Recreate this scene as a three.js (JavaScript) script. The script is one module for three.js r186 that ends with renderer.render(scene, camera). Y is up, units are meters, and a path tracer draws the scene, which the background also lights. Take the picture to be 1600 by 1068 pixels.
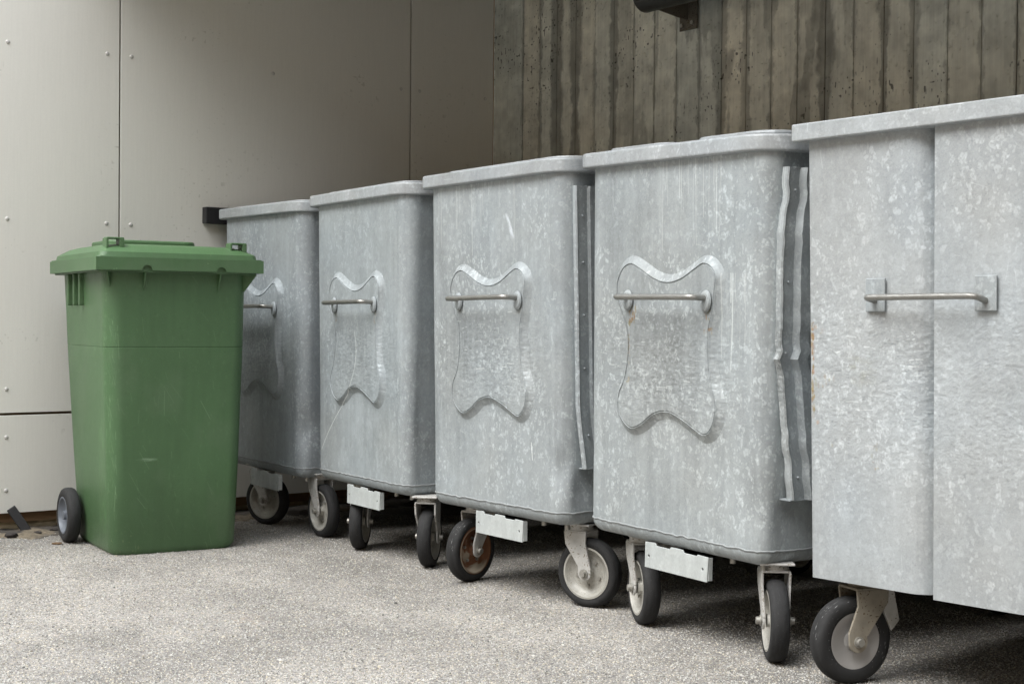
import * as THREE from 'three';
import { mergeGeometries, mergeVertices, toCreasedNormals } from 'three/addons/utils/BufferGeometryUtils.js';
import { RoundedBoxGeometry } from 'three/addons/geometries/RoundedBoxGeometry.js';

// ------------------------------------------------------------------ camera, sky, sun, exposure
const scene = new THREE.Scene();
const camera = new THREE.PerspectiveCamera(26.03, 1600 / 1068, 0.05, 400);
camera.position.set(0, 0.825, 0);
camera.rotation.order = 'YXZ';
camera.rotation.set(-0.01364, Math.atan2(0.8022, 0.597), 0.009);

const renderer = new THREE.WebGLRenderer({ antialias: true });
renderer.toneMapping = THREE.LinearToneMapping;
renderer.toneMappingExposure = 3.6;
renderer.shadowMap.enabled = true;

{ // overcast sky: air and cloud only
  const w = 256, h = 128, d = new Float32Array(w * h * 4);
  for (let j = 0; j < h; j++) {
    const el = ((j + 0.5) / h - 0.5) * Math.PI, up = Math.max(0, Math.sin(el));
    for (let i = 0; i < w; i++) {
      const az = (i / w) * Math.PI * 2;
      const cloud = 1 + 0.06 * Math.sin(az * 3 + el * 7) * Math.cos(el * 5 + Math.sin(az * 2)) + 0.04 * Math.sin(az * 7 + 4 * el);
      const L = (0.48 + 0.66 * up) * (el < 0 ? 1 : cloud), k = (j * w + i) * 4;
      d[k] = 0.955 * L; d[k + 1] = 1.0 * L; d[k + 2] = 1.06 * L; d[k + 3] = 1;
    }
  }
  const sky = new THREE.DataTexture(d, w, h, THREE.RGBAFormat, THREE.FloatType);
  sky.mapping = THREE.EquirectangularReflectionMapping; sky.magFilter = THREE.LinearFilter; sky.minFilter = THREE.LinearFilter;
  sky.wrapS = THREE.RepeatWrapping; sky.needsUpdate = true;
  scene.background = sky; scene.environment = sky;
}
const sun = new THREE.DirectionalLight(new THREE.Color(1, 0.975, 0.93), 1.2);
sun.position.set(-3.2, 6.6, 2.2); sun.target.position.set(-3.4, 0, -2.4);
sun.castShadow = true; sun.shadow.radius = 70; sun.shadow.mapSize.set(2048, 2048);
Object.assign(sun.shadow.camera, { left: -7, right: 7, top: 7, bottom: -7, near: 0.1, far: 30 });
scene.add(sun, sun.target);

// ------------------------------------------------------------------ helpers
function rng(seed) { let s = seed >>> 0; return () => { s = (s + 0x6d2b79f5) | 0; let t = Math.imul(s ^ (s >>> 15), 1 | s); t = (t + Math.imul(t ^ (t >>> 7), 61 | t)) ^ t; return ((t ^ (t >>> 14)) >>> 0) / 4294967296; }; }
const clamp = (x, a = 0, b = 1) => Math.min(b, Math.max(a, x));
const sstep = (a, b, x) => { const t = clamp((x - a) / (b - a)); return t * t * (3 - 2 * t); };
const lerp = (a, b, t) => a + (b - a) * t;
function hash(x, y, s) { let h = Math.imul(x, 374761393) + Math.imul(y, 668265263) + Math.imul(s, 1274126177); h = Math.imul(h ^ (h >>> 13), 1274126177); h ^= h >>> 16; return (h >>> 0) / 4294967296; }
const mod = (a, n) => ((a % n) + n) % n;
function vnoise(x, y, px, py, s) { // periodic value noise, period px, py cells
  const xi = Math.floor(x), yi = Math.floor(y), fx = x - xi, fy = y - yi, u = fx * fx * (3 - 2 * fx), v = fy * fy * (3 - 2 * fy);
  const x0 = mod(xi, px), x1 = mod(xi + 1, px), y0 = mod(yi, py), y1 = mod(yi + 1, py);
  const a = hash(x0, y0, s), b = hash(x1, y0, s), c = hash(x0, y1, s), d = hash(x1, y1, s);
  return a + (b - a) * u + (c - a) * v + (a - b - c + d) * u * v;
}
function fbm(u, v, cx, cy, oct, s) { let a = 0.5, t = 0, n = 0; for (let o = 0; o < oct; o++) { t += a * vnoise(u * cx, v * cy, cx, cy, s + o * 17); n += a; a *= 0.5; cx *= 2; cy *= 2; } return t / n; }
const vor = { id: 0, f1: 0, f2: 0 };
function voronoi(u, v, cx, cy, s) {
  const x = u * cx, y = v * cy, xi = Math.floor(x), yi = Math.floor(y); let f1 = 9, f2 = 9, id = 0;
  for (let j = -1; j < 2; j++) for (let i = -1; i < 2; i++) {
    const gx = mod(xi + i, cx), gy = mod(yi + j, cy), dx = xi + i + hash(gx, gy, s) - x, dy = yi + j + hash(gx, gy, s + 5) - y, d = dx * dx + dy * dy;
    if (d < f1) { f2 = f1; f1 = d; id = hash(gx, gy, s + 9); } else if (d < f2) f2 = d;
  }
  vor.id = id; vor.f1 = Math.sqrt(f1); vor.f2 = Math.sqrt(f2); return vor;
}
const toS = (l) => 255 * (l <= 0.0031308 ? 12.92 * l : 1.055 * Math.pow(clamp(l), 1 / 2.4) - 0.055);
// canvas whose pixels come from fn(u, v) -> linear [r, g, b] (u right, v up), then draw(ctx)
function canvasTex(w, h, fn, draw, srgb = true) {
  const c = document.createElement('canvas'); c.width = w; c.height = h;
  const g = c.getContext('2d'), im = g.createImageData(w, h), D = im.data;
  for (let j = 0; j < h; j++) for (let i = 0; i < w; i++) {
    const p = fn((i + 0.5) / w, 1 - (j + 0.5) / h), k = (j * w + i) * 4;
    D[k] = srgb ? toS(p[0]) : p[0] * 255; D[k + 1] = srgb ? toS(p[1]) : p[1] * 255; D[k + 2] = srgb ? toS(p[2]) : p[2] * 255; D[k + 3] = 255;
  }
  g.putImageData(im, 0, 0);
  if (draw) draw(g, w, h);
  const t = new THREE.CanvasTexture(c);
  t.wrapS = t.wrapT = THREE.RepeatWrapping; t.magFilter = THREE.LinearFilter;
  if (srgb) t.colorSpace = THREE.SRGBColorSpace;
  return t;
}
function scaled(t, sx, sy = sx, ox = 0, oy = 0) { const c = t.clone(); c.repeat.set(sx, sy); c.offset.set(ox, oy); return c; }
const rgb = (r, g, b) => new THREE.Color().setRGB(r, g, b);
function mat(color, roughness, metalness = 0, extra = {}) { return new THREE.MeshStandardMaterial({ color, roughness, metalness, ...extra }); }

const used = new Map();
function numbered(n) { const k = used.get(n) || 0; used.set(n, k + 1); return k ? n + '_' + String(k).padStart(3, '0') : n; }
function shade(o) { o.castShadow = true; o.receiveShadow = true; return o; }
function mesh(name, geo, m, parent) { const o = shade(new THREE.Mesh(geo, m)); o.name = parent ? name : numbered(name); (parent || scene).add(o); return o; }
function thing(name, label, category, group) { const g = new THREE.Group(); g.name = numbered(name); g.userData = { label, category }; if (group) g.userData.group = group; scene.add(g); return g; }
function tag(o, label, category, group) { Object.assign(o.userData, { label, category }); if (group) o.userData.group = group; return o; }
function structure(o) { o.userData.kind = 'structure'; return o; }

// uv in metres from the dominant direction of each face
function boxUV(geo) {
  const g = geo.index ? geo.toNonIndexed() : geo, p = g.attributes.position, uv = new Float32Array(p.count * 2);
  const a = new THREE.Vector3(), b = new THREE.Vector3(), c = new THREE.Vector3();
  for (let i = 0; i < p.count; i += 3) {
    a.fromBufferAttribute(p, i); b.fromBufferAttribute(p, i + 1); c.fromBufferAttribute(p, i + 2);
    const n = b.clone().sub(a).cross(c.clone().sub(a)), ax = Math.abs(n.x), ay = Math.abs(n.y), az = Math.abs(n.z);
    [a, b, c].forEach((q, k) => { const s = ax > ay && ax > az ? [q.z, q.y] : ay > az ? [q.x, q.z] : [q.x, q.y]; uv[(i + k) * 2] = s[0]; uv[(i + k) * 2 + 1] = s[1]; });
  }
  g.setAttribute('uv', new THREE.BufferAttribute(uv, 2)); return g;
}
function box(w, h, d, x = 0, y = 0, z = 0, r = 0) { const g = r ? new RoundedBoxGeometry(w, h, d, 2, r) : new THREE.BoxGeometry(w, h, d); g.translate(x, y, z); return boxUV(g); }
function merge(list) { return mergeGeometries(list.map((g) => { const q = g.index ? g.toNonIndexed() : g; for (const k of Object.keys(q.attributes)) if (!['position', 'normal', 'uv'].includes(k)) q.deleteAttribute(k); return q; })); }
function roundedRect(x0, y0, x1, y1, r) {
  const s = new THREE.Shape(), R = Array.isArray(r) ? r : [r, r, r, r]; // bl, br, tr, tl
  s.moveTo(x0 + R[0], y0); s.lineTo(x1 - R[1], y0); s.absarc(x1 - R[1], y0 + R[1], R[1], -Math.PI / 2, 0);
  s.lineTo(x1, y1 - R[2]); s.absarc(x1 - R[2], y1 - R[2], R[2], 0, Math.PI / 2);
  s.lineTo(x0 + R[3], y1); s.absarc(x0 + R[3], y1 - R[3], R[3], Math.PI / 2, Math.PI);
  s.lineTo(x0, y0 + R[0]); s.absarc(x0 + R[0], y0 + R[0], R[0], Math.PI, Math.PI * 1.5);
  return s;
}
// a plan shape (x, -z) raised between y0 and y1
function slab(shape, y0, y1, bevel = 0.004, seg = 10) {
  const g = new THREE.ExtrudeGeometry(shape, { depth: y1 - y0 - 2 * bevel, bevelEnabled: bevel > 0, bevelThickness: bevel, bevelSize: bevel, bevelOffset: -bevel, bevelSegments: 3, curveSegments: seg });
  g.rotateX(-Math.PI / 2); g.translate(0, y0 + bevel, 0); return boxUV(g);
}
function tube(pts, r, seg = 40, rad = 10, closed = false, tension = 0.5) { return new THREE.TubeGeometry(new THREE.CatmullRomCurve3(pts.map((p) => new THREE.Vector3(...p)), closed, 'catmullrom', tension), seg, r, rad, closed); }
// a straight-and-bent rod: corners rounded with radius q
function rod(pts, r, q, rad = 12) {
  const path = new THREE.CurvePath(), V = pts.map((p) => new THREE.Vector3(...p)); let last = V[0];
  for (let i = 1; i < V.length; i++) {
    if (i < V.length - 1) {
      const a = V[i].clone().add(V[i - 1].clone().sub(V[i]).setLength(q)), b = V[i].clone().add(V[i + 1].clone().sub(V[i]).setLength(q));
      path.add(new THREE.LineCurve3(last, a)); path.add(new THREE.QuadraticBezierCurve3(a, V[i], b)); last = b;
    } else path.add(new THREE.LineCurve3(last, V[i]));
  }
  return merge([new THREE.TubeGeometry(path, 60, r, rad, false), new THREE.SphereGeometry(r, 10, 8).translate(...pts[0]), new THREE.SphereGeometry(r, 10, 8).translate(...pts[pts.length - 1])]);
}
function jitterVerts(geo, amount, seed) { // weld, move, for small lumps
  const g = mergeVertices(geo.clone().deleteAttribute('normal').deleteAttribute('uv')), p = g.attributes.position, r = rng(seed);
  for (let i = 0; i < p.count; i++) p.setXYZ(i, p.getX(i) + (r() - 0.5) * amount, p.getY(i) + (r() - 0.5) * amount, p.getZ(i) + (r() - 0.5) * amount);
  g.computeVertexNormals(); return g;
}

// ------------------------------------------------------------------ surface materials
// ground: old asphalt with worn, pale exposed chippings, 2 m square
const groundMap = canvasTex(2048, 2048, (u, v) => {
  const wu = u + 0.0012 * (vnoise(u * 300, v * 300, 300, 300, 3) - 0.5), wv = v + 0.0012 * (vnoise(u * 300, v * 300, 300, 300, 4) - 0.5);
  const o = voronoi(wu, wv, 420, 420, 21), id = o.id, e = sstep(0.03, 0.22, o.f2 - o.f1);
  const t = hash(Math.floor(id * 1e6), 7, 3), patch = fbm(u, v, 5, 5, 5, 40), fine = vnoise(u * 900, v * 900, 900, 900, 8);
  let L = lerp(0.24, 0.5, Math.pow(id, 1.1)); if (t > 0.95) L = 0.62; if (t < 0.1) L = 0.15;
  const warm = t > 0.75 ? 0.06 : t > 0.4 ? 0.015 : -0.01;
  L = lerp(0.15, L, e * lerp(0.65, 1, sstep(0.3, 0.6, patch))) * lerp(0.88, 1.08, patch) * lerp(0.86, 1.03, sstep(0.35, 0.6, fbm(u, v, 11, 11, 4, 47))) * lerp(0.85, 1.12, fine);
  return [L * (0.95 + warm), L * (0.905 + warm * 0.25), L * (0.855 - warm * 1.2)];
}, (g, W, H) => {
  const r = rng(5);
  for (let k = 0; k < 6; k++) { const cx = r() * W, cy = r() * H, sz = 40 + 130 * r(), tan = r() < 0.5; for (let i = 0; i < 260; i++) { const a = r() * 6.3, q = sz * Math.sqrt(r()) * (0.6 + 0.5 * r()); g.fillStyle = `rgba(${tan ? '150,112,76' : '58,55,50'},${0.03 + 0.13 * r()})`; g.beginPath(); g.ellipse(cx + q * Math.cos(a) * 1.5, cy + q * Math.sin(a) * 0.7, 1 + r() * 4, 1 + r() * 4, 0, 0, 7); g.fill(); } }
  for (let i = 0; i < 110; i++) { g.fillStyle = `rgba(${r() < 0.5 ? '40,36,30' : '120,92,60'},${0.2 + 0.35 * r()})`; g.beginPath(); g.ellipse(r() * W, r() * H, 1 + r() * 5, 1 + r() * 2.5, r() * 6, 0, 7); g.fill(); }
});
const groundBump = canvasTex(1024, 1024, (u, v) => {
  const o = voronoi(u, v, 165, 165, 61), e = sstep(0.0, 0.5, o.f2 - o.f1), b = 0.6 * e * lerp(0.4, 1, o.id) + 0.25 * fbm(u, v, 40, 40, 3, 9) + 0.15 * vnoise(u * 400, v * 400, 400, 400, 4);
  return [b, b, b];
}, null, false);
const groundMat = mat(rgb(1, 1, 1), 0.92, 0, { map: scaled(groundMap, 0.5), bumpMap: scaled(groundBump, 1), bumpScale: 0.004 });

// galvanised sheet, 1.1 m square; marks(ctx, X, Y) draws scratches and rust in metres
function galv(seed, { worn = 0, base = [0.36, 0.382, 0.39], fleck = 1, streak = 1, cloud = 1, dark = 0 } = {}, marks) {
  return canvasTex(1024, 1024, (u, v) => {
    const q = fbm(u, v, 24, 24, 3, seed + 50) - 0.5, q2 = fbm(u, v, 24, 24, 3, seed + 70) - 0.5;
    const a = voronoi(u + q * 0.02, v + q2 * 0.02, 92, 64, seed), ida = a.id, ea = a.f2 - a.f1;
    const b = voronoi(u + q * 0.014, v + q2 * 0.014, 210, 160, seed + 31), idb = b.id;
    const lo = fbm(u, v, 4, 3, 5, seed + 2) - 0.5, mid = fbm(u, v, 16, 9, 4, seed + 3) - 0.5, st = fbm(u, v, 70, 4, 3, seed + 4) - 0.5, gr = vnoise(u * 512, v * 512, 512, 512, seed + 6) - 0.5;
    let L = 1 + 0.09 * (ida - 0.5) + 0.08 * (idb - 0.5) + cloud * (0.36 * lo + 0.24 * mid) + streak * 0.22 * st + 0.1 * gr;
    const cover = sstep(0.42, 0.62, fbm(u, v, 7, 6, 3, seed + 8));
    const f = (ida > 0.9 - 0.1 * cover ? 1 : 0) * sstep(0.02, 0.12, ea) * sstep(0.3, 0.6, vnoise(u * 260, v * 220, 260, 220, seed + 9));
    const f2 = (idb > 0.93 - 0.04 * cover ? 1 : 0) * sstep(0.02, 0.15, b.f2 - b.f1);
    L += fleck * (0.28 * f * lerp(0.45, 1, cover) + 0.2 * f2 * lerp(0.3, 1, cover));
    const spk = vnoise(u * 330, v * 330, 330, 330, seed + 12); L -= 0.16 * sstep(0.8, 0.97, spk) * sstep(0.45, 0.7, fbm(u, v, 6, 6, 3, seed + 13));
    if (worn) { // the pressed panel is rubbed and grimy, in small broken patches
      const x = u * 1.1 - 0.45, y = 0.2 + v * 1.1, dx = Math.abs(x + 0.004) / 0.165, e_ = 0.5 * (fbm(u, v, 18, 18, 3, seed + 23) - 0.5), in_ = (1 - sstep(0.7, 1.05, dx + e_)) * sstep(0.54, 0.68, y + 0.2 * e_) * (1 - sstep(0.74, 0.9, y + 0.2 * e_));
      if (in_ > 0) L -= worn * in_ * (0.1 + 0.5 * sstep(0.4, 0.62, fbm(u, v, 110, 190, 3, seed + 21)) - 0.22 * sstep(0.62, 0.75, fbm(u, v, 60, 160, 2, seed + 22)));
    }
    L *= 1 - dark;
    const warm = 0.012 * (fbm(u, v, 5, 5, 3, seed + 15) - 0.5) * 4;
    return [base[0] * 0.84 * L * (1 + warm), base[1] * 0.865 * L, base[2] * 0.88 * L * (1 - warm)];
  }, (g) => {
    const X = (x) => ((x + 0.45) / 1.1) * 1024, Y = (y) => 1024 - ((y - 0.2) / 1.1) * 1024, r = rng(seed * 7 + 1);
    g.lineCap = 'round';
    for (let i = 0; i < 60; i++) { const x = r() * 1024, y = r() * 1024, l = 6 + r() * 36, a = (r() < 0.6 ? 1.4 : 0.1) + r() * 0.4; g.strokeStyle = `rgba(235,240,240,${0.12 + 0.25 * r()})`; g.lineWidth = 0.7 + r(); g.beginPath(); g.moveTo(x, y); g.lineTo(x + Math.cos(a) * l, y + Math.sin(a) * l); g.stroke(); }
    if (marks) marks(g, X, Y, r);
  });
}
function scuffs(g, X, Y, r, x0, x1, y0, y1, n, alpha = 0.5) { // short level rub marks
  for (let i = 0; i < n; i++) {
    const x = lerp(x0, x1, r()), y = lerp(y0, y1, r()), l = (0.006 + 0.05 * r() * r()) * (r() < 0.5 ? 0.5 : 1), dk = r() < 0.35; alpha *= 0.997;
    g.strokeStyle = dk ? `rgba(95,102,102,${0.35 * r()})` : `rgba(238,243,243,${alpha * r()})`; g.lineWidth = 0.8 + 2 * r();
    g.beginPath(); g.moveTo(X(x), Y(y)); g.quadraticCurveTo(X(x + l / 2), Y(y + 0.004 * (r() - 0.5)), X(x + l), Y(y + 0.005 * (r() - 0.5))); g.stroke();
  }
}
function rust(g, X, Y, r, x, y, w, h, n, a) { for (let i = 0; i < n; i++) { const px = x + (r() - 0.5) * w, py = y - r() * h; g.fillStyle = `rgba(${120 + 35 * r() | 0},${92 + 28 * r() | 0},${52 + 28 * r() | 0},${a * r()})`; g.beginPath(); g.ellipse(X(px), Y(py), 0.8 + 3 * r(), 1.2 + 6 * r(), 0, 0, 7); g.fill(); } }
function drips(g, X, Y, r, x0, x1, top, n) { for (let i = 0; i < n; i++) { const x = lerp(x0, x1, r()), l = 0.04 + 0.2 * r(); g.strokeStyle = `rgba(232,236,233,${0.12 + 0.3 * r()})`; g.lineWidth = 1 + 3 * r() * r(); g.beginPath(); g.moveTo(X(x), Y(top)); g.lineTo(X(x + 0.004 * (r() - 0.5)), Y(top - l * 0.5)); g.lineTo(X(x + 0.006 * (r() - 0.5)), Y(top - l)); g.stroke(); } }
const galvBump = canvasTex(1024, 1024, (u, v) => {
  const y = 0.2 + 1.1 * v, x = u * 1.1 - 0.45, band = sstep(0.5, 0.6, y) * (1 - sstep(0.74, 0.86, y)) * (1 - 0.6 * sstep(0.18, 0.3, Math.abs(x)));
  const ham = fbm(u + 0.01 * vnoise(u * 40, v * 40, 40, 40, 2), v, 70, 150, 2, 77), o = fbm(u, v, 12, 10, 3, 5), g = vnoise(u * 300, v * 300, 300, 300, 6);
  const b = 0.5 + band * 0.75 * (ham - 0.5) + 0.4 * (o - 0.5) + 0.1 * (g - 0.5); return [b, b, b];
}, null, false);
const galvBumpRight = canvasTex(1024, 1024, (u, v) => {
  const y = 0.2 + 1.1 * v, x = u * 1.1 - 0.45, band = 0.25 + sstep(0.36, 0.6, y) * (1 - sstep(0.8, 0.98, y));
  const w = 0.02 * (fbm(u, v, 20, 20, 2, 44) - 0.5), ham = fbm(u + w, v + w, 84, 130, 3, 177), o = fbm(u, v, 10, 8, 3, 15), g = vnoise(u * 300, v * 300, 300, 300, 16);
  const b = 0.5 + band * 0.7 * (ham - 0.5) + 0.35 * (o - 0.5) + 0.08 * (g - 0.5); return [b, b, b];
}, null, false);
const galvRough = canvasTex(512, 512, (u, v) => { const a = voronoi(u, v, 46, 36, 301).id, b = fbm(u, v, 8, 8, 4, 302); const q = clamp(0.52 + 0.16 * (a - 0.5) + 0.34 * (b - 0.3)); return [q, q, q]; }, null, false);
const GT = 1 / 1.1, OU = 0.45 / 1.1, OV = -0.2 / 1.1;
function galvMat(map, bump = galvBump, bumpScale = 0.0016, metal = 0.25, tint) {
  return mat(tint || rgb(1, 1, 1), 1, metal, { map: scaled(map, GT, GT, OU, OV), bumpMap: scaled(bump, GT, GT, OU, OV), bumpScale, roughnessMap: scaled(galvRough, 2 * GT) });
}
const galvPlain = galv(900, { fleck: 0.8 });
const zincMat = mat(rgb(1, 1, 1), 1, 0.25, { map: scaled(galvPlain, GT), roughnessMap: scaled(galvRough, 2) });
const plateMat = mat(rgb(1.0, 1.0, 0.98), 1, 0.15, { map: scaled(galv(930, { base: [0.5, 0.51, 0.5], fleck: 0.3, cloud: 0.6 }), GT), roughnessMap: scaled(galvRough, 2) });
const speckMap = canvasTex(512, 512, (u, v) => { // zinc fork with oil and rust specks
  const b = fbm(u, v, 10, 10, 4, 410), s = sstep(0.78, 0.9, vnoise(u * 70, v * 70, 70, 70, 411)) * sstep(0.4, 0.6, fbm(u, v, 6, 6, 3, 412)); const L = lerp(0.34, 0.56, b) * (1 - 0.75 * s);
  return [L * (1 + 0.2 * s), L * 0.99, L * (0.95 - 0.25 * s)];
});
const forkMat = mat(rgb(1, 1, 1), 0.55, 0.2, { map: scaled(speckMap, 4) });
const forkGrimy = mat(rgb(0.55, 0.5, 0.42), 0.7, 0.15, { map: scaled(speckMap, 4) });
const rimMat = mat(rgb(0.78, 0.77, 0.73), 0.5, 0.1, { map: scaled(speckMap, 3) });
const rimRust = mat(rgb(1, 1, 1), 0.85, 0.1, { map: canvasTex(256, 256, (u, v) => { const b = fbm(u, v, 8, 8, 4, 520), c = fbm(u, v, 5, 5, 4, 521); const k = sstep(0.42, 0.6, c); return [lerp(0.15, 0.3, k) * (0.6 + b * 0.8), lerp(0.065, 0.26, k) * (0.6 + b * 0.8), lerp(0.03, 0.2, k) * (0.6 + b * 0.8)]; }) });
const rubberMap = canvasTex(512, 512, (u, v) => { const b = fbm(u, v, 12, 12, 4, 610), s = sstep(0.86, 0.97, vnoise(u * 120, v * 120, 120, 120, 611)); const L = lerp(0.007, 0.02, b) + 0.05 * s; return [L, L, L * 1.04]; });
const rubberMat = mat(rgb(1, 1, 1), 0.82, 0, { map: scaled(rubberMap, 2) });
const rubberWorn = mat(rgb(1, 1, 1), 0.85, 0, { map: canvasTex(512, 512, (u, v) => { const b = fbm(u, v, 10, 10, 4, 620), s = sstep(0.72, 0.9, fbm(u, v, 60, 60, 2, 621)) * sstep(0.4, 0.6, fbm(u, v, 6, 6, 2, 622)); const L = lerp(0.007, 0.02, b) + 0.24 * s; return [L, L, L * 1.02]; }) });
const hubPlastic = mat(rgb(0.27, 0.26, 0.25), 0.5, 0, {});
const steelMat = mat(rgb(0.7, 0.7, 0.69), 0.34, 0.8, { map: scaled(speckMap, 3), bumpMap: scaled(galvBump, 6), bumpScale: 0.0008 });
const boltMat = mat(rgb(0.34, 0.33, 0.3), 0.5, 0.6);
const seamMat = mat(rgb(0.26, 0.275, 0.28), 0.7, 0.2);
const blackMat = mat(rgb(0.012, 0.012, 0.014), 0.6);

// ------------------------------------------------------------------ the setting
{
  const g = new THREE.PlaneGeometry(160, 160, 1, 1); g.rotateX(-Math.PI / 2);
  const uv = g.attributes.uv, p = g.attributes.position; for (let i = 0; i < p.count; i++) uv.setXY(i, p.getX(i), -p.getZ(i));
  structure(mesh('ground', g, groundMat));
}
const WALL_X = -5.72, BACK_Z = -4.14, ROOF_Y = 2.42;

// left: pale cladding panels on a recessed footing
{
  const panelMap = canvasTex(1024, 1024, (u, v) => { const L = 1 + 0.05 * (fbm(u, v, 3, 3, 4, 700) - 0.5) + 0.03 * (vnoise(u * 500, v * 20, 500, 20, 701) - 0.5) + 0.025 * (vnoise(u * 400, v * 400, 400, 400, 702) - 0.5); const d = sstep(0.86, 0.96, vnoise(u * 150, v * 150, 150, 150, 703)) * sstep(0.55, 0.7, fbm(u, v, 5, 5, 3, 704)); return [0.735 * L * (1 - 0.2 * d), 0.724 * L * (1 - 0.2 * d), 0.672 * L * (1 - 0.22 * d)]; });
  const panelMats = [[1, 0.1], [0.985, 0.43], [1.01, 0.77]].map(([k, o]) => mat(rgb(k, k, k), 0.62, 0, { map: scaled(panelMap, 0.6, 0.6, o, o * 0.7) }));
  const wall = thing('panel_wall', 'pale grey riveted cladding wall behind the green wheelie bin', 'wall');
  const wEdges = [-1.87, -0.486, 0.898, 2.282, 3.666, 4.13], rows = [[0.07, 0.447], [0.457, 3.2]], G = 0.0035;
  const rivetGeo = new THREE.SphereGeometry(0.0085, 10, 6, 0, Math.PI * 2, 0, Math.PI / 2); rivetGeo.scale(1, 0.45, 1); rivetGeo.rotateZ(-Math.PI / 2);
  const rivetMat = mat(rgb(0.56, 0.55, 0.53), 0.4, 0.2);
  let n = 0;
  for (let i = 0; i + 1 < wEdges.length; i++) for (const [y0, y1] of rows) {
    const a = wEdges[i] + G, b = i + 2 === wEdges.length ? wEdges[i + 1] : wEdges[i + 1] - G;
    const pn = mesh('panel', box(0.012, y1 - y0, b - a, WALL_X - 0.006, (y0 + y1) / 2, -(a + b) / 2, 0.0012), panelMats[n++ % 3], wall);
    const ys = y0 < 0.2 ? [0.158, 0.363] : [0.548, 1.203, 1.88, 2.55, 3.1];
    const ws = i === 3 ? [2.33, 2.965, 3.614] : i === 4 ? [3.715, 4.085] : [a + 0.05, a + 0.48, b - 0.445, b - 0.05];
    for (const w of ws) for (const y of ys) { const rv = mesh('rivet', rivetGeo, rivetMat, pn); rv.position.set(WALL_X, y, -w); }
  }
  mesh('backing_wall', box(0.1, 3.2, 6.06, WALL_X - 0.08, 1.63, -1.13), mat(rgb(0.22, 0.14, 0.08), 0.9), wall);
  const footMap = canvasTex(512, 128, (u, v) => { const b = fbm(u, v, 20, 5, 4, 720), d = sstep(0.45, 0.62, fbm(u, v, 9, 3, 4, 721)); return [lerp(0.6, 0.3, d) * (0.7 + 0.6 * b), lerp(0.5, 0.25, d) * (0.7 + 0.6 * b), lerp(0.34, 0.17, d) * (0.7 + 0.6 * b)]; });
  mesh('footing', box(0.1, 0.2, 6.04, WALL_X - 0.09, -0.07, -1.12), mat(rgb(1, 1, 1), 0.95, 0, { map: scaled(footMap, 0.8, 4), bumpMap: scaled(groundBump, 2), bumpScale: 0.006 }), wall);
}
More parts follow.
